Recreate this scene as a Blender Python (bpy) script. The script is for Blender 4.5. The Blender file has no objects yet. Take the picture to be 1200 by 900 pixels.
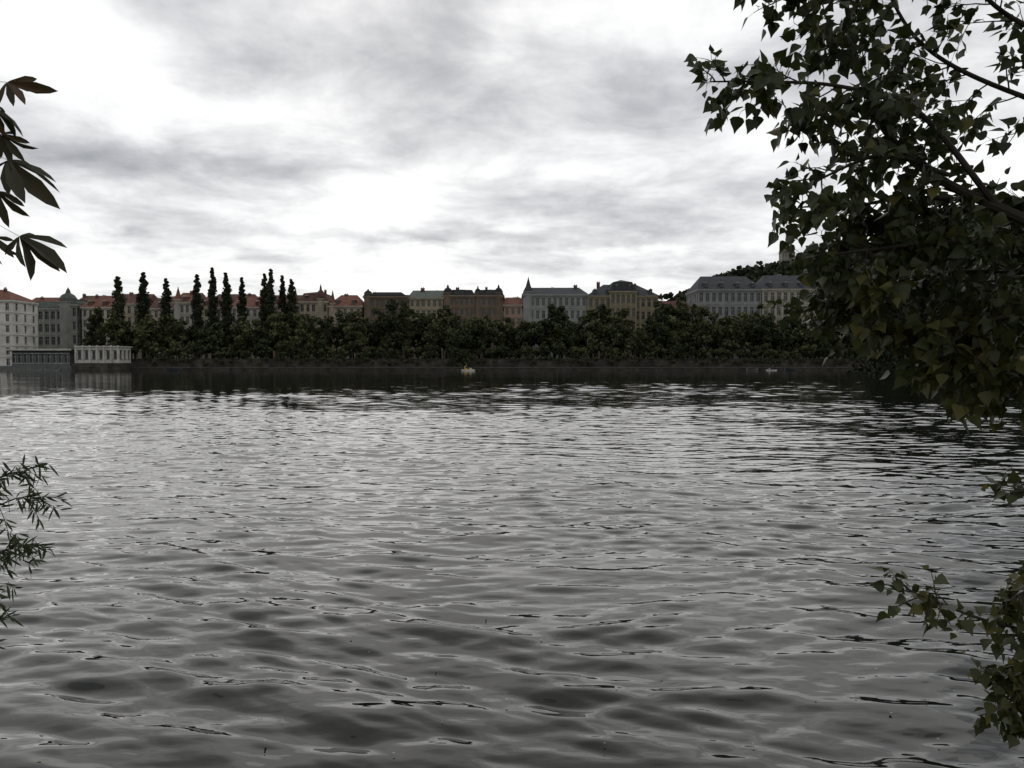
import bpy, math, random
import numpy as np
from mathutils import Vector
R=math.radians
rng=np.random.default_rng(7); random.seed(7)
sc=bpy.context.scene
sc.view_settings.view_transform='Standard'; sc.view_settings.look='None'; sc.view_settings.exposure=0

# ---------------------------------------------------------------- materials
def newmat(name):
    m=bpy.data.materials.new(name); m.use_nodes=True
    nt=m.node_tree; b=nt.nodes['Principled BSDF']; return m,nt,b
def stucco(name,col,rough=0.85,var=0.18,scale=0.6,spec=0.2,bump=0.0):
    m,nt,b=newmat(name); N=nt.nodes; L=nt.links
    tc=N.new('ShaderNodeTexCoord'); n=N.new('ShaderNodeTexNoise'); n.inputs['Scale'].default_value=scale
    n.inputs['Detail'].default_value=5; n.inputs['Roughness'].default_value=0.65
    L.new(tc.outputs['Object'],n.inputs['Vector'])
    r=N.new('ShaderNodeValToRGB')
    r.color_ramp.elements[0].position=0.3; r.color_ramp.elements[1].position=0.7
    r.color_ramp.elements[0].color=[c*(1-var*1.6) for c in col]+[1]
    r.color_ramp.elements[1].color=[min(1,c*(1+var)) for c in col]+[1]
    L.new(n.outputs['Fac'],r.inputs['Fac']); L.new(r.outputs['Color'],b.inputs['Base Color'])
    b.inputs['Roughness'].default_value=rough; b.inputs['Specular IOR Level'].default_value=spec
    if bump>0:
        bp=N.new('ShaderNodeBump'); bp.inputs['Distance'].default_value=bump
        L.new(n.outputs['Fac'],bp.inputs['Height']); L.new(bp.outputs['Normal'],b.inputs['Normal'])
    return m
def leafmat(name,c0,c1,c2,trans=0.25,rough=0.5,scale=0.4):
    m,nt,b=newmat(name); N=nt.nodes; L=nt.links
    a=N.new('ShaderNodeAttribute'); a.attribute_name='tint'
    r=N.new('ShaderNodeValToRGB'); r.color_ramp.elements[0].color=list(c0)+[1]; r.color_ramp.elements[1].color=list(c2)+[1]
    e=r.color_ramp.elements.new(0.6); e.color=list(c1)+[1]
    L.new(a.outputs['Fac'],r.inputs['Fac']); L.new(r.outputs['Color'],b.inputs['Base Color'])
    b.inputs['Roughness'].default_value=rough; b.inputs['Specular IOR Level'].default_value=0.3 if trans>0 else 0.05
    if trans>0:
        t=N.new('ShaderNodeBsdfTranslucent'); L.new(r.outputs['Color'],t.inputs['Color'])
        mx=N.new('ShaderNodeMixShader'); mx.inputs[0].default_value=trans
        out=N['Material Output']; L.new(b.outputs[0],mx.inputs[1]); L.new(t.outputs[0],mx.inputs[2]); L.new(mx.outputs[0],out.inputs[0])
    return m
def glassmat():
    m,nt,b=newmat('window_glass'); b.inputs['Base Color'].default_value=(0.02,0.025,0.03,1); b.inputs['Roughness'].default_value=0.1
    return m
def stonemat(name,col,bw=1.2,bh=0.45):
    m,nt,b=newmat(name); N=nt.nodes; L=nt.links
    tc=N.new('ShaderNodeTexCoord'); sp=N.new('ShaderNodeSeparateXYZ'); cb=N.new('ShaderNodeCombineXYZ')
    L.new(tc.outputs['Object'],sp.inputs[0]); 
    ad=N.new('ShaderNodeMath'); L.new(sp.outputs[0],ad.inputs[0]); L.new(sp.outputs[1],ad.inputs[1])
    L.new(ad.outputs[0],cb.inputs[0]); L.new(sp.outputs[2],cb.inputs[1])
    br=N.new('ShaderNodeTexBrick'); br.inputs['Scale'].default_value=1; br.inputs['Brick Width'].default_value=bw; br.inputs['Row Height'].default_value=bh
    br.inputs['Mortar Size'].default_value=0.03
    br.inputs['Color1'].default_value=[c*0.75 for c in col]+[1]; br.inputs['Color2'].default_value=[c*1.2 for c in col]+[1]; br.inputs['Mortar'].default_value=[c*0.45 for c in col]+[1]
    L.new(cb.outputs[0],br.inputs['Vector'])
    n=N.new('ShaderNodeTexNoise'); n.inputs['Scale'].default_value=0.35; n.inputs['Detail'].default_value=6; L.new(tc.outputs['Object'],n.inputs['Vector'])
    mr=N.new('ShaderNodeMapRange'); mr.inputs[1].default_value=0.3; mr.inputs[2].default_value=0.7; mr.inputs[3].default_value=0.5; mr.inputs[4].default_value=1.3
    L.new(n.outputs['Fac'],mr.inputs[0])
    mm=N.new('ShaderNodeVectorMath'); mm.operation='SCALE'; L.new(br.outputs['Color'],mm.inputs[0]); L.new(mr.outputs[0],mm.inputs['Scale'])
    L.new(mm.outputs[0],b.inputs['Base Color']); b.inputs['Roughness'].default_value=0.9; b.inputs['Specular IOR Level'].default_value=.1
    return m
GL=glassmat()
STONE=stonemat('embankment_stone',(0.08,0.073,0.063))
QUAY=stucco('quay_paving',(0.16,0.155,0.145),var=0.25,scale=0.8)
BARK=stucco('bark',(0.045,0.038,0.03),var=0.35,scale=9,bump=0.01)
ROOFRED=stucco('clay_tile_roof',(0.17,0.085,0.065),var=0.3,scale=0.9,spec=.05)
ROOFRED2=stucco('old_tile_roof',(0.12,0.07,0.058),var=0.3,scale=0.9,spec=.05)
SLATE=stucco('slate_roof',(0.06,0.063,0.07),var=0.25,scale=0.8,rough=0.8,spec=.08)
SLATED=stucco('dark_slate_roof',(0.04,0.042,0.045),var=0.25,scale=0.8,rough=0.8,spec=.08)
COPPER=stucco('copper_roof',(0.10,0.118,0.108),var=0.25,scale=0.8,rough=0.8,spec=.08)
WHITE=stucco('white_render',(0.5,0.49,0.45),var=0.2)
METAL=stucco('painted_metal',(0.12,0.13,0.13),rough=0.5)

# ---------------------------------------------------------------- mesh accumulator
class M:
    def __init__(s): s.v=[]; s.f=[]; s.m=[]
    def quad(s,pts,mi=0):
        k=len(s.v); s.v+= [tuple(p) for p in pts]; s.f.append(tuple(range(k,k+len(pts)))); s.m.append(mi)
    def box(s,x0,x1,y0,y1,z0,z1,mi=0):
        k=len(s.v); s.v+=[(x0,y0,z0),(x1,y0,z0),(x1,y1,z0),(x0,y1,z0),(x0,y0,z1),(x1,y0,z1),(x1,y1,z1),(x0,y1,z1)]
        for f in [(0,3,2,1),(4,5,6,7),(0,1,5,4),(1,2,6,5),(2,3,7,6),(3,0,4,7)]:
            s.f.append(tuple(k+i for i in f)); s.m.append(mi)
    def tube(s,pts,rad,seg=6,mi=0):
        pts=[Vector(p) for p in pts]; k=len(s.v); n=len(pts)
        for i,p in enumerate(pts):
            d=(pts[min(i+1,n-1)]-pts[max(i-1,0)]).normalized()
            u=d.cross(Vector((0.13,0.21,1)) if abs(d.z)<0.9 else Vector((1,0.1,0))).normalized(); w=d.cross(u)
            for j in range(seg):
                a=2*math.pi*j/seg; q=p+(u*math.cos(a)+w*math.sin(a))*rad[i]; s.v.append(tuple(q))
        for i in range(n-1):
            for j in range(seg):
                a=k+i*seg+j; b=k+i*seg+(j+1)%seg; s.f.append((a,b,b+seg,a+seg)); s.m.append(mi)
        s.f.append(tuple(k+(n-1)*seg+j for j in range(seg))); s.m.append(mi)
    def lathe(s,cx,cy,prof,seg=12,mi=0):
        k=len(s.v)
        for r,z in prof:
            for j in range(seg):
                a=2*math.pi*j/seg; s.v.append((cx+r*math.cos(a),cy+r*math.sin(a),z))
        for i in range(len(prof)-1):
            for j in range(seg):
                a=k+i*seg+j; b=k+i*seg+(j+1)%seg; s.f.append((a,b,b+seg,a+seg)); s.m.append(mi)
    def obj(s,name,mats,parent=None,smooth=False):
        me=bpy.data.meshes.new(name); me.from_pydata(s.v,[],s.f)
        for mt in mats: me.materials.append(mt)
        me.polygons.foreach_set('material_index',s.m)
        if smooth: me.polygons.foreach_set('use_smooth',[True]*len(s.f))
        me.update(); o=bpy.data.objects.new(name,me); sc.collection.objects.link(o)
        if parent: o.parent=parent
        return o
def empty(name,loc=(0,0,0)):
    o=bpy.data.objects.new(name,None); sc.collection.objects.link(o); return o
def npmesh(name,V,LI,tot):
    st=np.concatenate([[0],np.cumsum(tot)[:-1]])
    me=bpy.data.meshes.new(name); me.vertices.add(len(V)); me.vertices.foreach_set('co',V.ravel())
    me.loops.add(len(LI)); me.loops.foreach_set('vertex_index',LI.astype(np.int32))
    me.polygons.add(len(tot)); me.polygons.foreach_set('loop_start',st.astype(np.int32)); me.polygons.foreach_set('loop_total',tot.astype(np.int32))
    me.update(calc_edges=True); return me
def instmesh(name,tv,tf,pos,mats3,tint,mat,parent=None):
    """many copies of one small template baked into a single mesh"""
    tv=np.asarray(tv,float); n=len(pos); nv=len(tv)
    V=(np.einsum('nij,vj->nvi',mats3,tv)+pos[:,None,:]).reshape(-1,3)
    fl=[len(f) for f in tf]; idx=np.concatenate([np.array(f) for f in tf])
    LI=(idx[None,:]+np.arange(n)[:,None]*nv).reshape(-1)
    me=npmesh(name,V,LI,np.tile(np.array(fl),n))
    at=me.attributes.new('tint','FLOAT','POINT'); at.data.foreach_set('value',np.repeat(tint,nv).astype(np.float32))
    me.materials.append(mat); o=bpy.data.objects.new(name,me); sc.collection.objects.link(o)
    if parent: o.parent=parent
    return o
def frames(y,nrm,size):
    y=y/np.linalg.norm(y,axis=1,keepdims=True); x=np.cross(y,nrm); x/= (np.linalg.norm(x,axis=1,keepdims=True)+1e-9); z=np.cross(x,y)
    return np.stack([x,y,z],axis=2)*size[:,None,None]
def rsph(n):
    v=rng.normal(size=(n,3)); return v/np.linalg.norm(v,axis=1,keepdims=True)

# ---------------------------------------------------------------- camera
cam=bpy.data.cameras.new('camera'); cam.lens=26.1; cam.sensor_width=36; cam.clip_end=8000; cam.clip_start=0.05
co=bpy.data.objects.new('camera',cam); sc.collection.objects.link(co); co.location=(0,0,3.0); co.rotation_euler=(R(90-1.71),0,0); sc.camera=co

# ---------------------------------------------------------------- sky
SUN_EL=R(33); SUN_AZ=R(-9)   # azimuth measured from +Y towards +X
w=bpy.data.worlds.new('World'); sc.world=w; w.use_nodes=True; nt=w.node_tree; N=nt.nodes; L=nt.links
for n in list(N): N.remove(n)
def inp(node,i,v):
    if isinstance(v,(int,float)): node.inputs[i].default_value=v
    else: L.new(v,node.inputs[i])
def mth(op,a,b=0,c=None,clamp=False):
    n=N.new('ShaderNodeMath'); n.operation=op; n.use_clamp=clamp; inp(n,0,a); inp(n,1,b)
    if c is not None: inp(n,2,c)
    return n.outputs[0]
tc=N.new('ShaderNodeTexCoord'); sp=N.new('ShaderNodeSeparateXYZ'); L.new(tc.outputs['Generated'],sp.inputs[0])
X,Y,Z=sp.outputs
zc=mth('MAXIMUM',Z,0.0); zz=mth('ADD',zc,0.12)
cb=N.new('ShaderNodeCombineXYZ'); L.new(mth('DIVIDE',X,zz),cb.inputs[0]); L.new(mth('DIVIDE',Y,zz),cb.inputs[1]); cb.inputs[2].default_value=3.7
def noise(vec,scale,detail=8,rough=0.55,dist=0.0):
    n=N.new('ShaderNodeTexNoise'); n.inputs['Scale'].default_value=scale; n.inputs['Detail'].default_value=detail; n.inputs['Roughness'].default_value=rough; n.inputs['Distortion'].default_value=dist
    L.new(vec,n.inputs['Vector']); return n
n1=noise(cb.outputs[0],0.9,7,0.58,0.35); n2=noise(cb.outputs[0],2.8,5,0.6,0.3); nw=noise(cb.outputs[0],1.1,4,0.55); nw2=noise(tc.outputs['Generated'],7,4,0.6)
az=mth('ARCTAN2',X,Y); el=mth('ARCSINE',Z)
sw=N.new('ShaderNodeSeparateColor'); L.new(nw.outputs['Color'],sw.inputs[0]); sw2=N.new('ShaderNodeSeparateColor'); L.new(nw2.outputs['Color'],sw2.inputs[0])
azw=mth('ADD',az,mth('ADD',mth('MULTIPLY',mth('SUBTRACT',sw.outputs[0],0.5),0.35),mth('MULTIPLY',mth('SUBTRACT',sw2.outputs[0],0.5),0.2)))
elw=mth('ADD',el,mth('ADD',mth('MULTIPLY',mth('SUBTRACT',sw.outputs[1],0.5),0.07),mth('MULTIPLY',mth('SUBTRACT',sw2.outputs[1],0.5),0.07)))
blobs=[(-.13,.40,.24,.085,-.55),(-.46,.245,.20,.035,-.46),(-.46,.435,.18,.035,-.40),(.19,.31,.15,.08,-.30),(-.03,.165,.34,.014,-.48),(.24,.20,.26,.035,-.38),
 (.5,.4,.25,.1,-.25),(-.5,.335,.15,.045,.40),(-.17,.235,.24,.03,.3),(.16,.45,.10,.03,.2),(-.25,.10,.5,.045,.15),(-.55,.14,.15,.01,-.35),(.3,.13,.3,.012,-.25),
 (-.05,1.0,1.6,.36,-.80)]  # last blob added: darkens the unseen high sky so near water reflects darker
s=None
for a,e,sx,sy,amp in blobs:
    u=mth('DIVIDE',mth('SUBTRACT',azw,a),sx); v=mth('DIVIDE',mth('SUBTRACT',elw,e),sy)
    g=mth('MULTIPLY',mth('EXPONENT',mth('MULTIPLY',mth('ADD',mth('MULTIPLY',u,u),mth('MULTIPLY',v,v)),-1)),amp)
    s=g if s is None else mth('ADD',s,g)
val=mth('ADD',mth('ADD',0.85,s),mth('ADD',mth('MULTIPLY',mth('SUBTRACT',n1.outputs['Fac'],0.5),1.9),mth('MULTIPLY',mth('SUBTRACT',n2.outputs['Fac'],0.5),1.15)))
cr=N.new('ShaderNodeValToRGB'); L.new(val,cr.inputs['Fac']); E=cr.color_ramp.elements
cr.color_ramp.interpolation='LINEAR'
E[0].position=0.0; E[0].color=(.36,.37,.395,1); E[1].position=1.0; E[1].color=(1.10,1.10,1.09,1)
for p,c in [(0.33,(.55,.56,.585,1)),(0.60,(.78,.785,.80,1)),(0.80,(.97,.972,.975,1))]:
    e=E.new(p); e.color=c
# sky colour dimmed away from the hidden sun, keeping camera-facing sides dark
sd=(math.sin(SUN_AZ)*math.cos(SUN_EL),math.cos(SUN_AZ)*math.cos(SUN_EL),math.sin(SUN_EL))
dp=N.new('ShaderNodeVectorMath'); dp.operation='DOT_PRODUCT'; L.new(tc.outputs['Generated'],dp.inputs[0]); dp.inputs[1].default_value=sd
mr=N.new('ShaderNodeMapRange'); mr.interpolation_type='SMOOTHSTEP'; L.new(dp.outputs['Value'],mr.inputs[0])
for i,v in zip((1,2,3,4),(-0.4,0.82,0.58,1.0)): mr.inputs[i].default_value=v
sv=N.new('ShaderNodeVectorMath'); sv.operation='SCALE'; L.new(cr.outputs['Color'],sv.inputs[0]); L.new(mr.outputs[0],sv.inputs['Scale'])
bgc=N.new('ShaderNodeBackground'); L.new(sv.outputs[0],bgc.inputs[0]); bgc.inputs[1].default_value=1.0
sky=N.new('ShaderNodeTexSky'); sky.sky_type='NISHITA'; sky.sun_disc=False; sky.sun_elevation=SUN_EL; sky.sun_rotation=SUN_AZ
bgs=N.new('ShaderNodeBackground'); L.new(sky.outputs[0],bgs.inputs[0]); bgs.inputs[1].default_value=0.08
mx=N.new('ShaderNodeMixShader'); mx.inputs[0].default_value=0.95; L.new(bgs.outputs[0],mx.inputs[1]); L.new(bgc.outputs[0],mx.inputs[2])
out=N.new('ShaderNodeOutputWorld'); L.new(mx.outputs[0],out.inputs[0])
sl=bpy.data.lights.new('sun','SUN'); sl.energy=0.5; sl.angle=R(75); sl.color=(1,.96,.9)
so=bpy.data.objects.new('sun',sl); sc.collection.objects.link(so); so.rotation_euler=Vector(sd).to_track_quat('Z','Y').to_euler()

# ---------------------------------------------------------------- water
def water_mat():
    m,nt,b=newmat('river_water'); N=nt.nodes; L=nt.links
    b.inputs['Base Color'].default_value=(0.008,0.009,0.007,1); b.inputs['Roughness'].default_value=0.025; b.inputs['IOR'].default_value=1.333
    tc=N.new('ShaderNodeTexCoord'); mp=N.new('ShaderNodeMapping'); mp.inputs['Scale'].default_value=(2.2,6,1); L.new(tc.outputs['Object'],mp.inputs[0])
    n=N.new('ShaderNodeTexNoise'); n.inputs['Scale'].default_value=1; n.inputs['Detail'].default_value=2; L.new(mp.outputs[0],n.inputs['Vector'])
    bp=N.new('ShaderNodeBump'); bp.inputs['Distance'].default_value=0.006; bp.inputs['Strength'].default_value=1.0
    L.new(n.outputs['Fac'],bp.inputs['Height']); L.new(bp.outputs['Normal'],b.inputs['Normal'])
    return m
def build_water():
    nr,nc=1350,780; y0,y1=2.6,262.0
    ys=y0*(y1/y0)**(np.linspace(0,1,nr)); r=np.linspace(-1.0,1.0,nc)
    YY=np.repeat(ys[:,None],nc,1); XX=YY*r[None,:]*1.0
    sp_=ys*math.log(y1/y0)/nr; Z=np.zeros_like(XX); wr=np.random.default_rng(19)
    gust=.88+.28*np.sin(XX*.021+YY*.05+1.3+np.sin(XX*.05+.7))+.25*np.sin(XX*.06-YY*.13+np.sin(YY*.07)*1.5)+.2*np.sin(XX*.25+YY*.4+np.sin(XX*.4))
    far=np.clip((YY-35)/110,0,1); gust=np.clip(gust,.38,1.5)*(1-.48*far)
    wx=XX+.25*np.sin(YY*.9+XX*.3)+.6*np.sin(YY*.21); wy=YY+.22*np.sin(XX*.7+YY*.2)+.5*np.sin(XX*.17+1)
    n=120
    for i in range(n):
        lam=.20*(13.0**wr.random()); th=wr.normal(0,.38)+.08; k=2*math.pi/lam; ph=wr.random()*6.283
        slope=.0132*(1.0 if lam<.9 else .58)*(.6 if lam<.30 else 1)
        A=slope/k*1.414
        att=np.clip((lam/(sp_*3.0)-.6)/1.0,0,1)
        rows=att>0
        ar=(k*(math.sin(th)*wx[rows]+math.cos(th)*wy[rows])+ph)
        Z[rows]+=A*att[rows][:,None]*(np.sin(ar)+.20*np.cos(2*ar))
    edge=np.clip((1-np.abs(r))/.04,0,1)[None,:]; Z*=gust*edge*np.clip((YY-2.6)/.3,0,1)
    XX=np.concatenate([np.full((nr,1),-2500.),XX,np.full((nr,1),2500.)],1); YY=np.concatenate([ys[:,None],YY,ys[:,None]],1); Z=np.pad(Z,((0,0),(1,1)))
    nc+=2; V=np.stack([XX,YY,Z],2).reshape(-1,3)
    a=(np.arange(nr-1)[:,None]*nc+np.arange(nc-1)[None,:]).ravel(); LI=np.stack([a,a+1,a+nc+1,a+nc],1).ravel()
    me=npmesh('river_water',V,LI,np.full(len(a),4)); me.polygons.foreach_set('use_smooth',np.ones(len(a),bool)); me.materials.append(water_mat())
    o=bpy.data.objects.new('river_water',me); sc.collection.objects.link(o)
build_water()

# ---------------------------------------------------------------- land
GRASS=stucco('grass_ground',(0.05,0.065,0.03),var=0.35,scale=1.5)
g=M()
g.quad([(-3000,267,3.8),(3000,267,3.8),(3000,5000,3.8),(-3000,5000,3.8)]); g.obj('ground',[GRASS])
q=M()
q.box(-1500,1500,261,267,-1,0.9,0); q.box(-1500,1500,260.7,261.2,0.9,1.02,1); q.obj('quay_path',[STONE,QUAY])
wl=M(); wl.box(-1500,1500,266.6,267.4,0.9,3.9,0); wl.box(-1500,1500,266.4,267.6,3.9,4.1,1)
for x in np.arange(-300,320,9.0):
    wl.box(x,x+0.7,266.45,266.6,0.9,3.9,0)
wl.obj('embankment_wall',[STONE,STONE])
nb=M(); nb.quad([(-200,-300,1.4),(300,-300,1.4),(300,2.4,1.4),(-200,2.4,1.4)]); nb.obj('near_bank_ground',[GRASS])
nw_=M(); nw_.box(-200,300,2.4,2.8,-1,1.42,0); nw_.obj('near_bank_wall',[STONE])
ib=M()
bank=[(72,160),(80,130),(66,98),(70,80),(95,60),(130,40),(400,40),(400,190),(110,190),(80,178)]
ib.quad([(x,y,.5) for x,y in bank])
for i in range(len(bank)):
    a=bank[i]; b_=bank[(i+1)%len(bank)]
    ib.quad([(a[0],a[1],.5),(b_[0],b_[1],.5),(b_[0],b_[1],-1),(a[0],a[1],-1)])
ib.obj('island_bank',[stucco('dark_soil',(.025,.025,.018),var=.3,spec=0)])

# ---------------------------------------------------------------- buildings
def facade(m,p0,p1,z0,z1,floors,bays,ww=1.2,wf=0.6,arch=False):
    p0=np.array(p0,float); p1=np.array(p1,float); Ln=np.linalg.norm(p1-p0); d=(p1-p0)/Ln; nrm=np.array([d[1],-d[0]])
    def P(u,z,off=0): q=p0+d*u+nrm*off; return (q[0],q[1],z)
    bw=Ln/bays; fh=(z1-z0)/floors
    for i in range(bays):
        for j in range(floors):
            u0=i*bw;u1=u0+bw;v0=z0+j*fh;v1=v0+fh; a0=(u0+u1)/2-ww/2;a1=a0+ww; b0=v0+fh*(0.5-wf/2)+0.05; b1=b0+fh*wf
            m.quad([P(u0,v0),P(a0,v0),P(a0,v1),P(u0,v1)],0); m.quad([P(a1,v0),P(u1,v0),P(u1,v1),P(a1,v1)],0)
            m.quad([P(a0,v0),P(a1,v0),P(a1,b0),P(a0,b0)],0); m.quad([P(a0,b1),P(a1,b1),P(a1,v1),P(a0,v1)],0)
            r=-0.3
            m.quad([P(a0,b0),P(a0,b0,r),P(a0,b1,r),P(a0,b1)],0); m.quad([P(a1,b0,r),P(a1,b0),P(a1,b1),P(a1,b1,r)],0)
            m.quad([P(a0,b0),P(a1,b0),P(a1,b0,r),P(a0,b0,r)],1); m.quad([P(a0,b1,r),P(a1,b1,r),P(a1,b1),P(a0,b1)],0)
            m.quad([P(a0,b0,r),P(a1,b0,r),P(a1,b1,r),P(a0,b1,r)],2)
            c=(a0+a1)/2; m.quad([P(c-.05,b0,r+.03),P(c+.05,b0,r+.03),P(c+.05,b1,r+.03),P(c-.05,b1,r+.03)],1)
            t=b0+(b1-b0)*.66; m.quad([P(a0,t,r+.04),P(a1,t,r+.04),P(a1,t+.1,r+.04),P(a0,t+.1,r+.04)],1)
            for (s0,s1,off) in ((b1+.12,b1+.34,.16),(b0-.2,b0-.04,.12)):
                m.quad([P(a0-.2,s0,off),P(a1+.2,s0,off),P(a1+.2,s1,off),P(a0-.2,s1,off)],1)
                m.quad([P(a0-.2,s1,off),P(a1+.2,s1,off),P(a1+.2,s1,0),P(a0-.2,s1,0)],1)
                m.quad([P(a0-.2,s0,0),P(a1+.2,s0,0),P(a1+.2,s0,off),P(a0-.2,s0,off)],1)
def ring(m,x0,x1,y0,y1,z0,z1,o,mi):
    m.box(x0-o,x1+o,y0-o,y0,z0,z1,mi); m.box(x0-o,x0,y0,y1,z0,z1,mi); m.box(x1,x1+o,y0,y1,z0,z1,mi)
def hip(m,x0,x1,y0,y1,z0,z1,o=0.5,mi=0,ins=None):
    x0-=o;x1+=o;y0-=o;y1+=o; h=(y1-y0)/2 if ins is None else ins; h=min(h,(x1-x0)/2-.05); ym=(y0+y1)/2
    A=(x0,y0,z0);B=(x1,y0,z0);C=(x1,y1,z0);D=(x0,y1,z0);E=(x0+h,ym,z1);F=(x1-h,ym,z1)
    m.quad([A,B,F,E],mi);m.quad([B,C,F],mi);m.quad([C,D,E,F],mi);m.quad([D,A,E],mi); m.quad([D,C,B,A],mi)
def frustum(m,x0,x1,y0,y1,z0,z1,i,mi):
    a=[(x0,y0,z0),(x1,y0,z0),(x1,y1,z0),(x0,y1,z0)]; b=[(x0+i,y0+i,z1),(x1-i,y0+i,z1),(x1-i,y1-i,z1),(x0+i,y1-i,z1)]
    for k in range(4): l=(k+1)%4; m.quad([a[k],a[l],b[l],b[k]],mi)
    m.quad(b,mi)
def building(name,x0,x1,yf,dep,zb,ze,zr,wall,trim,roof,floors,bays,kind='hip',dorm=0,chim=3,ww=1.2,turrets=(),ins=None,pilaster=0):
    e=empty(name); y1=yf+dep
    wall=[c*1.0 for c in wall]; trim=[.5*a+.5*b for a,b in zip(wall,trim)]
    wmt=stucco(name+'_wall',wall,var=0.2,scale=0.3); tmt=stucco(name+'_trim',trim,var=0.15)
    m=M(); facade(m,(x0,yf),(x1,yf),zb,ze,floors,bays,ww); sb=max(2,int(dep/((x1-x0)/bays)))
    facade(m,(x1,yf),(x1,y1),zb,ze,floors,sb,ww); facade(m,(x0,y1),(x0,yf),zb,ze,floors,sb,ww)
    m.quad([(x1,y1,zb),(x0,y1,zb),(x0,y1,ze),(x1,y1,ze)],0)
    m.obj('walls_and_windows',[wmt,tmt,GL],e)
    t=M(); ring(t,x0,x1,yf,y1,ze-.1,ze+.45,.55,0); ring(t,x0,x1,yf,y1,ze-.45,ze-.1,.3,0)
    fh=(ze-zb)/floors
    for j in range(1,floors): ring(t,x0,x1,yf,y1,zb+j*fh-.12,zb+j*fh+.1,.18,0)
    if pilaster:
        for k in range(bays+1):
            px=x0+(x1-x0)*k/bays; t.box(px-.25,px+.25,yf-.17,yf-.002,zb+fh,ze-.45,0)
    t.obj('cornices',[tmt],e)
    r=M(); zt=ze+.45
    if kind=='hip': hip(r,x0,x1,yf,y1,zt,zr,.6,0,ins)
    elif kind=='mansard':
        frustum(r,x0-.4,x1+.4,yf-.4,y1+.4,zt,zt+(zr-zt)*.72,1.8,0); hip(r,x0+1.4,x1-1.4,yf+1.4,y1-1.4,zt+(zr-zt)*.72+.01,zr,0.2,0)
    elif kind=='flat':
        r.box(x0-.2,x1+.2,yf-.2,y1+.2,zt,zt+.5,0); frustum(r,x0+2,x1-2,yf+2,y1-2,zt+.5,zr,1.5,0)
    r.obj('roof',[roof],e)
    dm=M()
    for k in range(dorm):
        cx=x0+(x1-x0)*(k+.5)/dorm; s=.7; zd=zt+(zr-zt)*.12; hh=min(1.7,(zr-zt)*.4)
        yy=yf+.35
        dm.box(cx-s,cx+s,yy,yy+4,zd,zd+hh,1); dm.quad([(cx-s*.65,yy-.01,zd+.2),(cx+s*.65,yy-.01,zd+.2),(cx+s*.65,yy-.01,zd+hh-.2),(cx-s*.65,yy-.01,zd+hh-.2)],2)
        a=(cx-s-.2,yy-.2,zd+hh);b=(cx+s+.2,yy-.2,zd+hh);c=(cx,yy-.2,zd+hh+.6);a2=(a[0],yy+4,a[2]);b2=(b[0],yy+4,b[2]);c2=(cx,yy+4,c[2])
        dm.quad([a,b,c],0); dm.quad([a,c,c2,a2],1); dm.quad([c,b,b2,c2],1)
    if dorm: dm.obj('dormers',[wmt,roof,GL],e)
    c=M()
    for k in range(chim):
        cx=x0+(x1-x0)*(k+.2+.6*random.random())/chim; cy=yf+dep*random.choice([.4,.5,.65]); zz=zr+random.uniform(-.3,.8)
        wd=random.uniform(.35,.8); c.box(cx-wd,cx+wd,cy-.45,cy+.45,ze+1,zz,0); c.box(cx-wd-.1,cx+wd+.1,cy-.55,cy+.55,zz,zz+.2,1)
        for q_ in (-.5,.5): c.box(cx+wd*q_-.12,cx+wd*q_+.12,cy-.12,cy+.12,zz+.2,zz+.6,0)
    if chim: c.obj('chimneys',[ROOFRED2,tmt],e)
    tt=M()
    for (tx,tr,tz,kind2) in turrets:
        tt.lathe(tx,yf+tr*.6,[(tr,zb),(tr,ze+1.2),(tr+.3,ze+1.2),(tr+.3,ze+1.6)],10,0)
        if kind2=='spire': tt.lathe(tx,yf+tr*.6,[(tr+.3,ze+1.6),(tr*.55,ze+1.6+(tz-ze-1.6)*.35),(.25,tz-1),(.03,tz)],10,1)
        else:
            h=tz-ze-1.6; tt.lathe(tx,yf+tr*.6,[(tr+.2,ze+1.6),(tr*1.05,ze+1.6+h*.2),(tr*.75,ze+1.6+h*.45),(tr*.3,ze+1.6+h*.6),(tr*.25,ze+1.6+h*.75),(.05,tz)],12,1)
    if turrets: tt.obj('turrets',[wmt,roof],e)
    return e
YF=304.5
GREY=(.22,.225,.205); CREAM=(.33,.29,.22); BRN=(.15,.115,.085); LT=(.38,.36,.31)
building('white_mill_house',-215,-175.6,261.5,14,0.9,24.3,29,(.6,.58,.54),(.5,.48,.43),ROOFRED,6,11,'hip',0,2)
building('riverside_palace',-207,-184,YF,18,3.8,24.5,28,GREY,(.3,.31,.29),COPPER,4,9,'flat',0,0,1.5,pilaster=1)
building('domed_corner_house',-184,-177.5,YF-1,18,3.8,26,29,GREY,(.3,.31,.29),COPPER,4,3,'flat',0,0,turrets=((-182,3.2,33.6,'dome'),))
building('townhouse',-227,-206,345,16,3.8,28,33.5,LT,LT,ROOFRED,5,8,'hip',2,2,ins=2)
building('townhouse',-205,-190,347,16,3.8,29,34.5,CREAM,LT,ROOFRED2,5,6,'hip',2,2,ins=2)
building('townhouse',-176,-164,YF,16,3.8,25,30.6,LT,LT,ROOFRED,5,5,'hip',2,1,ins=2)
building('townhouse',-163.5,-150,YF+.3,16,3.8,26.5,31.5,CREAM,LT,ROOFRED2,5,5,'hip',2,1,ins=1)
building('townhouse',-149.5,-139,YF,16,3.8,24.5,29.8,(.40,.34,.29),LT,ROOFRED2,5,4,'hip',1,1,ins=1)
building('townhouse',-138.5,-129.5,YF+.2,16,3.8,27,32,LT,LT,ROOFRED,5,4,'hip',1,1,turrets=((-137,1.6,34,'spire'),),ins=1)
building('townhouse',-129,-116,YF,16,3.8,25,30.5,CREAM,LT,ROOFRED2,5,5,'hip',2,1,ins=2)
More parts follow.
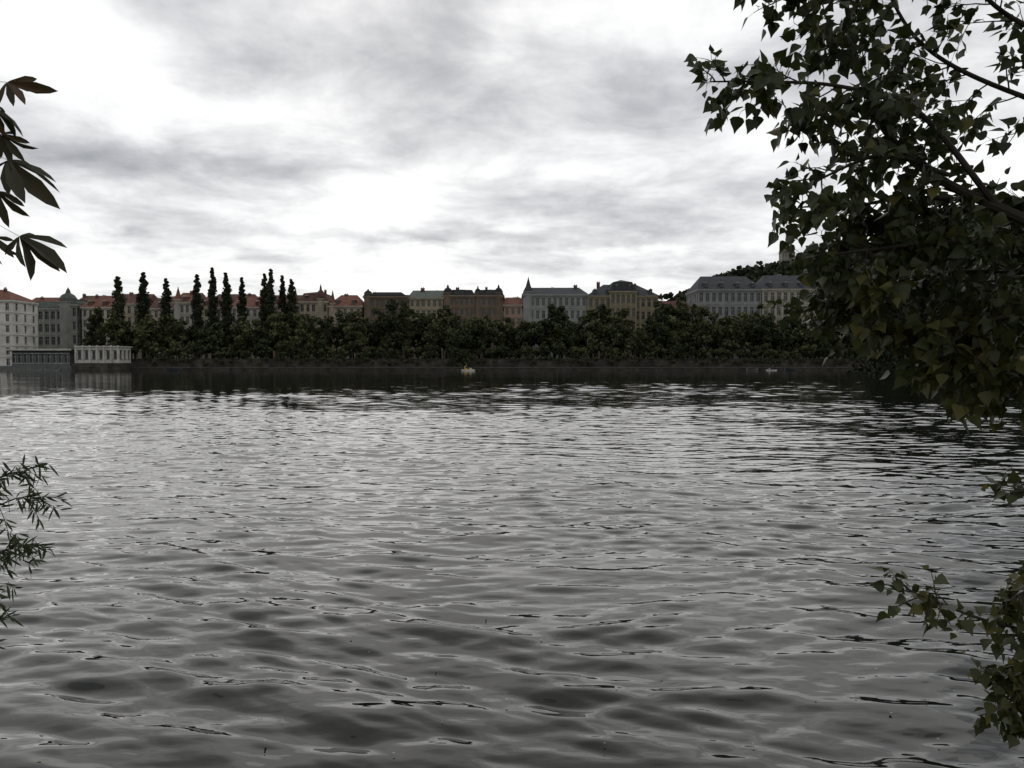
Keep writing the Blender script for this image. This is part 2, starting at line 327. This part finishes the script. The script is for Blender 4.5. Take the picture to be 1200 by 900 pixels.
building('townhouse',-115,-101,YF,16,3.8,25,30,LT,LT,ROOFRED,5,5,'hip',2,2,ins=1)
building('townhouse',-100,-87.5,YF,16,3.8,26,31,(.34,.25,.20),LT,ROOFRED2,5,5,'hip',2,1,turrets=((-88.8,1.5,33.5,'spire'),),ins=1)
building('gabled_townhouse',-87,-75.5,YF+.2,16,3.8,27.3,32.4,CREAM,LT,ROOFRED2,5,5,'mansard',2,1,turrets=((-78.5,1.7,35,'dome'),))
building('gabled_townhouse',-75,-61.5,YF,16,3.8,25.5,31.0,(.36,.3,.23),LT,ROOFRED,5,5,'hip',2,1,turrets=((-73.5,1.3,32.5,'spire'),),ins=4)
building('brown_apartment_house',-60.5,-42.3,YF,17,3.8,29.4,31.8,BRN,(.22,.17,.12),SLATED,6,8,'flat',0,2,turrets=((-59,1.5,33,'dome'),))
building('yellow_apartment_house',-42,-28.3,YF+.2,17,3.8,29,33,(.30,.26,.17),LT,COPPER,6,6,'hip',0,2,ins=1)
building('ornate_brown_house',-28,-15.2,YF,17,3.8,29.8,33.4,(.17,.125,.095),(.27,.2,.14),SLATED,6,6,'mansard',2,1,turrets=((-26.3,1.7,34.8,'dome'),))
building('ornate_brown_house',-15,-3.6,YF+.2,17,3.8,29.8,33.4,(.155,.12,.09),(.27,.2,.14),SLATED,6,5,'mansard',2,1,turrets=((-14,1.2,34.2,'dome'),(-5.5,1.6,34.8,'dome')))
building('small_red_roof_house',-3.2,4.0,YF+.5,15,3.8,26,30,(.33,.22,.165),LT,ROOFRED,5,3,'hip',0,1,ins=1)
building('grey_palace',4.6,30.6,YF,18,3.8,30.2,34.2,(.27,.28,.265),(.34,.35,.33),SLATE,5,11,'hip',0,3,turrets=((6.7,1.9,38,'spire'),),ins=3)
building('ochre_palace',31,59.5,YF-.5,18,3.8,29.6,35.4,(.23,.195,.13),(.3,.26,.18),SLATE,5,12,'hip',5,2,pilaster=1,ins=8)
building('palace_pavilion',40,50.5,YF-1.5,14,3.8,31.3,37,(.23,.195,.13),(.3,.26,.18),SLATED,5,5,'mansard',2,0,pilaster=1)
building('low_townhouse',60,75,YF+6,14,3.8,24,29,(.27,.25,.21),LT,ROOFRED2,5,5,'hip',0,2,ins=2)
building('grey_ministry_building',75.6,101.3,YF-2,20,3.8,32.0,38.8,(.24,.245,.24),(.30,.305,.29),SLATE,5,10,'hip',4,1,1.4,ins=4)
building('cream_ministry_building',101.8,133.5,YF-2.2,20,3.8,32.2,39.2,(.34,.31,.25),(.42,.39,.33),SLATE,5,12,'hip',5,2,1.4,pilaster=1,ins=4)
building('townhouse',134.5,160,YF,16,3.8,27,32,CREAM,LT,ROOFRED,5,9,'hip',4,3)
building('townhouse',161,190,YF,16,3.8,28,33,LT,LT,ROOFRED2,5,9,'hip',4,3)
for (a,b_,z,rf) in [(-70,-55,31,ROOFRED),(-52,-36,32,SLATE),(-10,8,31,ROOFRED2),(-165,-150,32,ROOFRED),(-140,-120,33,ROOFRED2)]:
    building('townhouse',a,b_,345,14,3.8,z-3,z+2,LT,LT,rf,5,5,'hip',0,2,ins=2)

e=empty('lock_house'); m=M(); m.box(-149.5,-133,252,262,-1,2.6,1); 
facade(m,(-148.5,253),(-133.9,253),2.6,8.0,1,6,1.1,.5); facade(m,(-133.9,253),(-133.9,261),2.6,8.0,1,3,1.1,.5); facade(m,(-148.5,261),(-148.5,253),2.6,8.0,1,3,1.1,.5)
m.box(-148.9,-133.5,252.6,261.4,8.0,8.4,0)
for k in range(7): x=-148.5+k*2.4; m.box(x-.3,x+.3,252.7,252.98,2.6,8.6,0)
m.obj('walls',[WHITE,STONE,GL],e)
e=empty('boathouse'); m=M(); 
m.box(-176,-150.5,254,261,-1,1.6,0)
facade(m,(-172,255.5),(-152,255.5),1.6,6.6,1,10,1.4,.6); m.box(-172,-152,255.9,260.9,1.6,6.5,0)
m.box(-173,-151,254.3,261.6,6.6,7.2,3); m.box(-173.2,-150.8,254.1,254.28,6.9,7.5,1)
m.obj('structure',[METAL,WHITE,GL,SLATED],e)
m=M(); m.box(-260,-150,246,247.2,-1,.45,0); 
for k in range(22): x=-255+k*5; m.box(x-.2,x+.2,246.2,246.6,.45,1.3,0)
m.obj('weir',[QUAY])

# ---------------------------------------------------------------- boats
HUL=stucco('boat_white',(.5,.5,.47),rough=.4); YEL=stucco('boat_yellow',(.5,.36,.06),rough=.4); DK=stucco('boat_dark',(.05,.06,.07),rough=.5); SKIN=stucco('skin',(.4,.25,.18))
def pedal_boat(x,y,yaw,c,sc_=1.25):
    e=empty('pedal_boat'); m=M()
    for s_ in (-.55,.55):
        P=[(-1.6,.12),(-1.3,.22),(1.1,.22),(1.6,.05)]
        m.tube([(px,s_,.12+(.12 if abs(px)>1.5 else 0)) for px,_ in P],[r_ for _,r_ in P],8,0)
    m.box(-1.2,1.0,-.7,.7,.3,.4,1); 
    for s_ in (-.35,.35):
        m.box(-.75,-.25,s_-.27,s_+.27,.4,.62,1); m.box(-.85,-.72,s_-.27,s_+.27,.4,1.15,1)
        m.tube([(-.5,s_,.6),(-.5,s_,1.0),(-.42,s_,1.25)],[.19,.2,.08],8,2); m.lathe(-.45,s_,[(.02,1.27),(.1,1.33),(.11,1.42),(.02,1.52)],8,3)
    m.box(.3,.75,-.5,.5,.4,.7,0); m.tube([(.4,0,.7),(.2,0,.95)],[.03,.03],6,2)
    m.obj('hull_and_seats',[HUL,c,DK,SKIN],e); e.location=(x,y,0); e.rotation_euler=(0,0,yaw); e.scale=(sc_,)*3
pedal_boat(-14.5,246,0.2,YEL,1.4); pedal_boat(88,252,2.9,DK,1.1)
def row_boat(x,y,yaw,c,L_=5):
    m=M(); n=9; rings=[]
    for i in range(n):
        t=i/(n-1); w_=.85*math.sin(math.pi*min(1,(t*.85+.15)))**.6*(1 if t<.9 else .5); w_=max(w_,.05); xx=(t-.5)*L_; zz=.55+.25*(2*t-1)**2
        rings.append([(xx,-w_,zz),(xx,-w_*.7,.05),(xx,0,-.1),(xx,w_*.7,.05),(xx,w_,zz)])
    for i in range(n-1):
        for j in range(4): m.quad([rings[i][j],rings[i+1][j],rings[i+1][j+1],rings[i][j+1]],0)
    for t in (-.25,.05,.3): m.box(t*L_-.15,t*L_+.15,-.7,.7,.35,.42,1)
    o=m.obj('rowing_boat',[c,DK]); o.location=(x,y,0); o.rotation_euler=(0,0,yaw)
for i,x in enumerate([-118,84,97]): row_boat(x,258.6+random.random(),random.uniform(-.15,.15),[DK,QUAY,DK][i],4)

# ---------------------------------------------------------------- trees (distance)
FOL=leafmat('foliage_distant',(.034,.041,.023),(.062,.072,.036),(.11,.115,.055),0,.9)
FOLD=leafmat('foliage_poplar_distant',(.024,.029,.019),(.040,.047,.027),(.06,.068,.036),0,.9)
PATCH=([(-.5,-.1,0),(-.15,-.5,.08),(.4,-.3,0),(.5,.2,.06),(.05,.5,0),(-.4,.3,-.06)],[(0,1,2,3,4,5)])
class Crown:
    def __init__(s): s.p=[];s.f=[];s.t=[]; s.tr=M()
    def clump(s,c,r,n,size,base):
        d=rsph(n); rad=r*(rng.random(n)**.4); p=np.array(c)+d*rad[:,None]*np.array([1,1,.85])
        nr=d*.6+rsph(n)*.8; s.p.append(p); s.f.append(frames(rsph(n)+np.array([0,0,-.2]),nr,size*rng.uniform(.6,1.3,n)))
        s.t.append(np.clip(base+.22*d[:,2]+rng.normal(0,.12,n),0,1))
    def tree(s,x,y,zb,zt,r,ncl,nper,size,col=False):
        h=zt-zb; tone=rng.uniform(.1,.85)
        lean=rng.uniform(-.4,.4,2)
        s.tr.tube([(x,y,zb-.3),(x+lean[0],y+lean[1],zb+h*.35),(x+lean[0]*1.6,y,zb+h*.85)],[.018*h+.1,.012*h+.08,.05],7)
        for k in range(ncl):
            if col:
                t=(k+rng.random())/ncl; z=zb+h*(.12+.87*t); rr=r*min(1,(1-t)*2.0+.14)**.7*min(1,.45+t*2.5); a=rng.random()*6.28; q=rr*rng.random()**.6*.5
                cx,cy=x+q*math.cos(a),y+q*math.sin(a); cr=max(.45,rr*.6)
            else:
                d=rsph(1)[0]; q=rng.random()**.45; cx=x+d[0]*r*q*.9; cy=y+d[1]*r*q*.9; z=zb+h*.58+d[2]*h*.38*q; cr=r*rng.uniform(.22,.42)
                if k%4==0: s.tr.tube([(x+lean[0],y,zb+h*.35),((x+cx)/2,(y+cy)/2,(zb+h*.4+z)/2),(cx,cy,z)],[.16,.1,.04],5)
            s.clump((cx,cy,z),cr,nper,size,tone+rng.uniform(-.2,.18))
    def build(s,name,mat,single=True):
        e=empty(name); s.tr.obj('trunks_and_limbs',[BARK],e)
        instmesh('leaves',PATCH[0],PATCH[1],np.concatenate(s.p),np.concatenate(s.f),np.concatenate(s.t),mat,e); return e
c=Crown(); x=-150.0
while x<165:
    top=rng.choice([rng.uniform(16.5,20),rng.uniform(19,23),rng.uniform(22,27)],p=[.3,.4,.3])
    if x<-70: top=min(top,rng.uniform(19.5,22.5))
    if x>105: top=rng.uniform(21,28)
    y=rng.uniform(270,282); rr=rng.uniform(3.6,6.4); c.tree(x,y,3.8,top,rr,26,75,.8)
    x+=rr*rng.uniform(.85,1.25)
for x in np.arange(-160,165,6):
    c.tree(x+rng.uniform(-2,2),rng.uniform(285,296),3.8,rng.uniform(14,19.5),4.8,14,50,.95)
for x in np.arange(-132,165,3.6):
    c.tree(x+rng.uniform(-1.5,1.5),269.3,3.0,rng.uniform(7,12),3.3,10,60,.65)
for x,t in [(16,29.5),(19,25),(57,32.5),(60,30),(62.5,27),(64.5,29),(70,27),(107,29),(-158,25),(-50,26),(-28,25.5),(-25,27),(93,26),(122,28),(34,27),(36.5,24.5),(128,29)]:
    c.tree(x,283,3.8,t,3.7,26,75,.8)
for k in range(34):
    c.clump((-19+rng.uniform(-4,4),265.5+rng.uniform(-2,2),rng.uniform(1.2,15)),1.6,60,.55,.35)
for x in np.arange(-130,150,2.0):
    if rng.random()<.8: c.clump((x,266.0,rng.uniform(2.4,4.6)),rng.uniform(.7,1.6),40,.5,.25)
c.build('riverside_tree_row',FOL)
for px,t,rr in [(-148.7,35.5,3.1),(-137.8,36.8,3.2),(-129.9,34.2,2.7),(-117.6,36.0,2.6),(-112.0,38.2,2.6),(-107.4,36.6,3.0),(-101.4,35.0,2.2),(-93.4,36.2,2.5),(-90.2,38,2.5),(-86.3,35.4,2.3),(-82.9,34.2,2.6)]:
    c=Crown(); c.tree(px,280+rng.uniform(-2,2),3.8,t,rr,60,95,.55,True); c.build('columnar_poplar_tree',FOLD)
c=Crown()
for x,y,t,r in [(79,150,19,6),(86,140,22,6.5),(90,152,23,7),(97,135,24,7),(84,124,20,6),(76,104,19,5.5),(84,100,22,6.5),(93,112,24,7),(78,90,18,5),(88,84,21,6.5),(100,90,24,7.5),(104,120,25,8),(112,100,26,8),(118,140,26,8),(105,160,24,7),(100,72,22,7),(115,75,24,8),(130,60,24,8),(130,95,26,8),(83,165,18,6)]:
    c.tree(x,y,.5,t,r,40,95,.62)
    for k in range(12): c.clump((x+rng.uniform(-6,5),y+rng.uniform(-6,3),rng.uniform(.6,6)),1.9,70,.55,.3)
for k in range(len(bank)-4):
    a,b_=np.array(bank[k]),np.array(bank[k+1])
    for q_ in np.linspace(0,1,9): p_=a+(b_-a)*q_; c.clump((p_[0]+rng.uniform(0,1.5),p_[1],rng.uniform(.5,1.6)),1.5,60,.5,.3)
c.build('island_trees',FOLD)

# ---------------------------------------------------------------- hill
HX=[-400,80,140,185,230,290,335,400,460,552,650,800,1200]; HZ=[5,5,44,70,88,100,112,130,150,174,184,190,180]
m=M(); xs=np.linspace(-400,1200,120); ys=np.linspace(480,1300,50)
def hz(x,y):
    b_=np.interp(x,HX,HZ); f=np.clip((y-480)/320,0,1); f=f*f*(3-2*f); return 3.8+(b_-3.8)*f+ (3*math.sin(x*.03)+2*math.sin(x*.08+y*.05))*f*(b_>30)
for yy in ys:
    for xx in xs: m.v.append((xx,yy,hz(xx,yy)))
for j in range(49):
    for i in range(119): k=j*120+i; m.f.append((k,k+1,k+121,k+120)); m.m.append(0)
m.obj('hill',[GRASS],smooth=True)
n=9000; px=rng.uniform(100,1000,n); py=rng.uniform(520,860,n); c=Crown()
keep=[(a,b_) for a,b_ in zip(px,py) if np.interp(a,HX,HZ)>20]
for a,b_ in keep[:4200]:
    c.clump((a,b_,hz(a,b_)+rng.uniform(1,6)),rng.uniform(4,7),16,4.2,rng.uniform(.1,.5))
c.build('hill_forest',FOLD)
e=empty('hilltop_house'); m=M(); facade(m,(286,790),(300,790),100,119,3,5); m.box(286.2,299.8,790.4,800,100,119,0); hip(m,286,300,790,800,119,123,.6,3); m.box(290,294,791,795,123,127,0); m.obj('walls',[stucco('hill_house_wall',(.25,.23,.2)),WHITE,GL,SLATED],e)
m=M()
bx,by,bz=338,800,110
for s1,s2 in ((1,1),(1,-1),(-1,1),(-1,-1)): m.tube([(bx+s1*5,by+s2*5,bz),(bx+s1*2.6,by+s2*2.6,bz+18),(bx+s1*1.3,by+s2*1.3,bz+40)],[.5,.4,.3],6)
for k in range(9):
    z=bz+k*4.4; r0=5-3.7*min(1,k*4.4/40)
    for s1 in (-1,1):
        m.tube([(bx-r0,by+s1*r0,z),(bx+r0*.85,by+s1*r0*.9,z+4.4)],[.15,.15],5); m.tube([(bx+s1*r0,by-r0,z),(bx+s1*r0*.9,by+r0*.85,z+4.4)],[.15,.15],5)
m.box(bx-2.4,bx+2.4,by-2.4,by+2.4,bz+36,bz+39,0); m.lathe(bx,by,[(2.2,bz+39),(1.2,bz+42),(.2,bz+50)],8,0); m.obj('lookout_tower',[METAL])

# ---------------------------------------------------------------- near foliage
PL=leafmat('poplar_leaf',(.020,.030,.011),(.048,.056,.017),(.15,.13,.035),.32,.42)
CH=leafmat('chestnut_leaf',(.022,.025,.01),(.045,.038,.016),(.11,.055,.025),.22,.5)
WI=leafmat('willow_leaf',(.03,.045,.02),(.05,.068,.028),(.085,.095,.045),.3,.5)
w4=[(.30,.06),(.44,.22),(.33,.45),(.12,.74)]
def halfleaf(wd,fold=.28):
    v=[(0,0,0),(0,1,0)]+[(a,b_,a*fold) for a,b_ in wd]+[(-a,b_,a*fold) for a,b_ in wd]; n=len(wd)
    return v,[tuple([0]+[2+i for i in range(n)]+[1]),tuple([1]+[2+n+i for i in reversed(range(n))]+[0])]
POPL=halfleaf(w4); WILL=halfleaf([(.05,.15),(.08,.4),(.065,.7)],.3)
PET=([(-.5,0,0),(.5,0,0),(.5,1,0),(-.5,1,0)],[(0,1,2,3)])
def cat(pts,n=8):
    P=[Vector(p) for p in pts]; P=[P[0]*2-P[1]]+P+[P[-1]*2-P[-2]]; o=[]
    for i in range(1,len(P)-2):
        for k in range(n):
            t=k/n; a,b_,c_,d=P[i-1],P[i],P[i+1],P[i+2]
            o.append(.5*((2*b_)+(c_-a)*t+(2*a-5*b_+4*c_-d)*t*t+(3*b_-a-3*c_+d)*t**3))
    o.append(P[-2]); return o
class Leafy:
    def __init__(s): s.w=M(); s.lp=[];s.ld=[];s.ln=[];s.ls=[];s.lt=[]; s.pp=[];s.pd=[];s.pl=[]
    def leaf(s,p,d,size,tint,droop=.7,pet=.4):
        d=(d+Vector((random.gauss(0,.45),random.gauss(0,.45),random.gauss(0,.35)))).normalized(); 
        L_=size*pet*random.uniform(.6,1.2); q=p+d*L_
        s.pp.append(p);s.pd.append(q-p)
        ld=(d+Vector((0,0,-droop*random.uniform(.3,1.6)))+Vector((random.gauss(0,.3),random.gauss(0,.3),random.gauss(0,.25)))).normalized()
        s.lp.append(q);s.ld.append(ld); s.ln.append(Vector((random.gauss(0,.7),random.gauss(-.3,.7),random.gauss(.5,.6)))); s.ls.append(size*random.choice([.6,.8,.9,1,1,1.1,1.2])); s.lt.append(min(1,max(0,random.gauss(tint,.16)+(.35 if random.random()<.05 else 0))))
    def twig(s,pts,r0,r1,sp,size,tint,start=0.0,droop=.7,pet=.4):
        n=len(pts); s.w.tube(pts,[r0+(r1-r0)*i/(n-1) for i in range(n)],5)
        L_=0; nxt=sp*random.random(); tot=sum((pts[i+1]-pts[i]).length for i in range(n-1)); 
        for i in range(n-1):
            a,b_=pts[i],pts[i+1]; l=(b_-a).length
            while nxt<L_+l:
                if nxt>start*tot:
                    t=(nxt-L_)/l; p=a.lerp(b_,t); tg=(b_-a).normalized(); side=Vector((random.gauss(0,1),random.gauss(0,1),random.gauss(0,1))).cross(tg).normalized()
                    s.leaf(p,tg*.5+side*.9,size,tint,droop,pet)
                nxt+=sp*random.uniform(.6,1.4)
            L_+=l
        s.leaf(pts[-1],(pts[-1]-pts[-2]).normalized(),size,tint,droop,pet)
    def branch(s,ctrl,r0,r1,subs,sublen,sp=.03,size=.057,tint=.4,t0=.1,bias=(0,0,-.15),lv=1,spread=1.0):
        pts=cat(ctrl); n=len(pts); s.w.tube(pts,[r0+(r1-r0)*(i/(n-1))**.8 for i in range(n)],7)
        for k in range(subs):
            t=t0+(1-t0)*(k+random.random())/subs; f=t*(n-1); i=min(int(f),n-2); p=pts[i].lerp(pts[i+1],f-i); tg=(pts[i+1]-pts[i]).normalized()
            side=Vector((random.gauss(0,1),random.gauss(0,.7),random.gauss(0,1))).cross(tg).normalized()
            d=(tg*.7+side*spread+Vector(bias)).normalized(); ln=sublen*random.uniform(.5,1.2)*(1.15-.5*t)
            q=[p]; 
            for m_ in range(6):
                d=(d+Vector((random.gauss(0,.12),random.gauss(0,.12),random.gauss(-.05,.12)))).normalized(); q.append(q[-1]+d*ln/6)
            s.twig(q,.0035,.0012,sp,size,tint,.1)
            if lv>1:
                for h in range(3):
                    b0=q[random.randint(2,5)]; d2=(d+Vector((random.gauss(0,.8),random.gauss(0,.8),random.gauss(-.1,.8)))).normalized(); q2=[b0]
                    for m_ in range(4): d2=(d2+Vector((random.gauss(0,.1),random.gauss(0,.1),random.gauss(-.06,.1)))).normalized(); q2.append(q2[-1]+d2*ln*.5/4)
                    s.twig(q2,.002,.001,sp,size,tint)
        s.twig(pts[int(n*.75):],r1*1.2,r1,sp,size,tint)
    def build(s,e,tmpl,mat):
        s.w.obj('trunk_and_branches',[BARK],e)
        A=lambda l:np.array([tuple(v) for v in l])
        instmesh('leaves',tmpl[0],tmpl[1],A(s.lp),frames(A(s.ld),A(s.ln),np.array(s.ls)),np.array(s.lt),mat,e)
        d=A(s.pd); ln=np.linalg.norm(d,axis=1); fr=frames(d,rsph(len(d)),np.ones(len(d))); fr[:,:,0]*=.0018; fr[:,:,1]*=ln[:,None]
        instmesh('petioles',PET[0],PET[1],A(s.pp),fr,np.full(len(d),.5),mat,e)
e=empty('poplar_tree'); t=Leafy()
t.w.tube(cat([(3.9,1.6,1.2),(3.75,1.8,2.2),(3.6,2.0,3.4),(3.7,2.1,5.2),(3.5,2.3,8),(3.4,2.2,11)]),list(np.linspace(.26,.07,41)),12)
B=t.branch
B([(3.65,1.95,2.8),(2.6,2.7,3.25),(1.95,3.0,3.62),(1.6,3.05,3.85),(1.42,3.05,4.15),(1.3,3.0,4.6)],.032,.008,24,.34,lv=2,t0=.3)
B([(1.95,3.0,3.62),(1.6,2.95,3.98),(1.3,2.95,4.08),(1.0,2.95,4.1),(.78,2.95,4.1)],.014,.003,22,.24,lv=2,t0=.1,bias=(0,0,-.25))
B([(1.75,3.0,3.75),(1.45,2.9,3.8),(1.22,2.9,3.72),(1.09,2.9,3.63)],.010,.003,15,.2,lv=2)
B([(2.3,2.85,3.4),(1.8,3.0,3.48),(1.45,3.0,3.45),(1.2,3.0,3.42)],.014,.003,20,.24,lv=2)
B([(2.6,2.7,3.25),(2.1,3.0,3.2),(1.78,3.1,3.14),(1.5,3.1,3.24)],.014,.003,20,.26,lv=2,tint=.62,size=.066)
B([(2.6,2.7,3.2),(2.2,3.0,3.0),(1.95,3.1,2.95),(1.78,3.1,2.98)],.014,.003,18,.22,lv=2,tint=.62,size=.066)
B([(1.42,3.05,4.15),(1.2,3.0,4.35),(1.08,3.0,4.48),(1.0,3.0,4.6)],.008,.003,13,.2,lv=2)
B([(3.65,2.0,3.4),(2.6,2.9,3.85),(2.1,3.1,4.1),(1.7,3.1,4.3),(1.5,3.1,4.6)],.018,.005,17,.32,lv=2,t0=.35)
B([(3.65,2.0,3.6),(2.7,2.9,4.1),(2.2,3.1,4.35),(1.9,3.1,4.55),(1.7,3.1,4.9)],.018,.005,12,.32,lv=2,t0=.3)
B([(3.65,2.0,3.0),(2.7,2.9,3.5),(2.1,3.1,3.65),(1.7,3.2,3.7),(1.4,3.2,3.65)],.022,.005,30,.34,lv=2,t0=.35)
B([(3.65,2.0,2.9),(2.7,3.0,3.3),(2.1,3.3,3.4),(1.7,3.4,3.35),(1.5,3.4,3.25)],.022,.005,34,.34,lv=2,t0=.3,tint=.45)
B([(3.65,2.0,2.7),(2.7,3.0,3.05),(2.3,3.3,3.1),(1.9,3.4,3.1)],.02,.005,24,.34,lv=2,t0=.3,tint=.5)
B([(3.65,2.0,2.6),(2.8,2.8,2.55),(2.3,3.0,2.5),(2.03,3.0,2.47)],.014,.003,11,.14,lv=1,tint=.5,t0=.6)
B([(3.7,1.9,2.2),(2.8,2.8,1.95),(2.3,2.9,1.9),(1.95,2.95,1.95),(1.72,2.95,2.03),(1.58,2.95,2.09)],.014,.0025,20,.16,lv=1,tint=.55,t0=.5,size=.055)
B([(2.8,2.8,1.95),(2.25,2.9,1.85),(2.08,2.95,1.72),(2.0,2.95,1.62)],.01,.0025,18,.19,lv=2,tint=.55,size=.055,t0=.3)
B([(2.8,2.8,2.0),(2.3,2.9,2.05),(2.08,2.95,2.08),(1.98,2.95,2.03)],.01,.0025,11,.15,lv=2,tint=.55,size=.055,t0=.3)
for k in range(14):
    a=random.uniform(0,6.28); z=random.uniform(5,9.5); l=random.uniform(1.2,2.6)
    c0=Vector((3.55,2.2,z)); d=Vector((math.cos(a),math.sin(a),.35))
    B([c0,c0+d*l*.4,c0+d*l*.75+Vector((0,0,.1)),c0+d*l],.035,.006,16,.5,lv=2,t0=.25,sp=.06,size=.08)
t.build(e,POPL,PL)
e=empty('willow_shrub'); t=Leafy()
def wil(ctrl,n,sl): 
    pts=cat(ctrl); t.w.tube(pts,list(np.linspace(.006,.0015,len(pts))),6)
    for k in range(n):
        i=int(len(pts)*(.4+.58*k/n)); p=pts[i]; d=((pts[min(i+2,len(pts)-1)]-pts[i-1]).normalized()+Vector((random.gauss(0,.7),random.gauss(0,.5),random.gauss(0,.6)))).normalized(); q=[p]
        for m_ in range(6): d=(d+Vector((random.gauss(0,.1),random.gauss(0,.1),-.1))).normalized(); q.append(q[-1]+d*sl*random.uniform(.7,1.2)/6)
        t.twig(q,.0016,.0007,.007,.046,.5,0,.35,.06)
wil([(-2.6,2.4,1.4),(-2.2,2.5,2.1),(-1.95,2.5,2.45),(-1.75,2.5,2.6),(-1.64,2.5,2.63)],14,.11)
wil([(-2.6,2.4,1.4),(-2.2,2.5,2.0),(-1.9,2.5,2.4),(-1.70,2.5,2.53),(-1.61,2.5,2.53)],14,.1)
wil([(-2.6,2.4,1.4),(-2.2,2.5,1.9),(-1.95,2.5,2.25),(-1.72,2.5,2.36),(-1.64,2.5,2.38)],18,.1)
wil([(-2.6,2.4,1.4),(-2.1,2.5,1.8),(-1.9,2.5,2.15),(-1.74,2.5,2.26)],14,.1)
wil([(-2.6,2.4,1.4),(-2.1,2.5,1.7),(-1.88,2.5,2.0),(-1.76,2.5,2.15)],9,.08)
t.build(e,WILL,WI)
# horse chestnut, left
e=empty('horse_chestnut_tree'); t=Leafy()
t.w.tube(cat([(-4.2,1.2,1.2),(-4.1,1.3,3),(-4.2,1.4,6),(-4.0,1.4,10)]),list(np.linspace(.32,.12,25)),12)
t.w.tube(cat([(-4.1,1.3,3.2),(-2.8,2.2,4.0),(-2.1,2.5,4.0),(-1.85,2.5,3.85)]),list(np.linspace(.05,.005,25)),7)
t.w.tube(cat([(-1.85,2.5,3.85),(-1.76,2.5,3.74),(-1.72,2.5,3.64),(-1.74,2.5,3.5),(-1.76,2.5,3.42)]),list(np.linspace(.005,.003,33)),6)
random.seed(23)
cv=lambda y_:-.28*y_*y_
lw=[(.045,.12),(.085,.36),(.13,.62),(.08,.86)]
LT_=[(0,0,0),(0,.5,cv(.5)),(0,1,cv(1))]+[(a,b_,a*.5+cv(b_)) for a,b_ in lw]+[(-a,b_,a*.5+cv(b_)) for a,b_ in lw]
LF_=[(0,3,4,1),(1,4,5,2),(5,6,2),(0,1,8,7),(1,2,9,8),(9,2,10)]
def cl(p,d,size,nx=None):
    p=Vector(p); d=Vector(d).normalized(); nx=Vector(nx or (.2,-.8,.5)); xx=d.cross(nx).normalized(); t.pp.append(p-d*.1); t.pd.append(d*.1); tn=random.uniform(.1,.8)
    for a,sc_ in ((-95,.5),(-60,.78),(-28,.95),(0,1.05),(30,.97),(62,.8),(100,.5)):
        a=R(a+random.gauss(0,9)); dd=(d*math.cos(a)+xx*math.sin(a)+Vector((0,0,-.3))+Vector((random.gauss(0,.15),random.gauss(0,.25),random.gauss(0,.12)))).normalized()
        t.lp.append(p);t.ld.append(dd);t.ln.append(nx+Vector((random.gauss(0,.7),random.gauss(0,.5),random.gauss(0,.6))));t.ls.append(size*sc_*random.uniform(.75,1.1));t.lt.append(min(1,max(0,tn+random.gauss(0,.15))))
cl((-1.68,2.5,3.93),(.6,0,-.05),.14); cl((-1.74,2.5,3.86),(.5,.1,-.4),.13,(.1,-.4,.9)); cl((-1.70,2.5,3.76),(.5,.1,-.5),.13); cl((-1.65,2.45,3.66),(.8,.1,-.4),.19,(.1,-.5,.8)); cl((-1.72,2.5,3.57),(.3,0,-1),.13,(.4,-.8,.2))
cl((-1.65,2.5,3.42),(.8,0,-.45),.18,(.2,-.7,.6)); cl((-1.74,2.5,3.42),(.3,0,-.9),.13); cl((-1.80,2.5,3.8),(.2,.1,-.6),.14); cl((-1.72,2.45,3.84),(.4,0,-.9),.13,(-.4,-.8,.4))
for k in range(70):
    a=random.uniform(0,6.28); cl((-4.1+random.gauss(0,.9),1.0+random.gauss(0,.8),random.uniform(4.6,8)),(math.cos(a),math.sin(a),-.5),.2)
t.build(e,(LT_,LF_),CH)
# scraps of leaf and foam drifting near the bank
n=55; pos=np.stack([rng.uniform(-4,5.5,n),rng.uniform(5.2,9.5,n),np.full(n,.03)],1); fy=rsph(n); fy[:,2]*=.05
instmesh('floating_leaves',POPL[0],POPL[1],pos,frames(fy,np.tile([[0,0,1.]],(n,1)),rng.uniform(.012,.035,n)),rng.random(n),leafmat('drift',(.3,.3,.28),(.2,.16,.08),(.4,.4,.36),0,.7))
print('done')
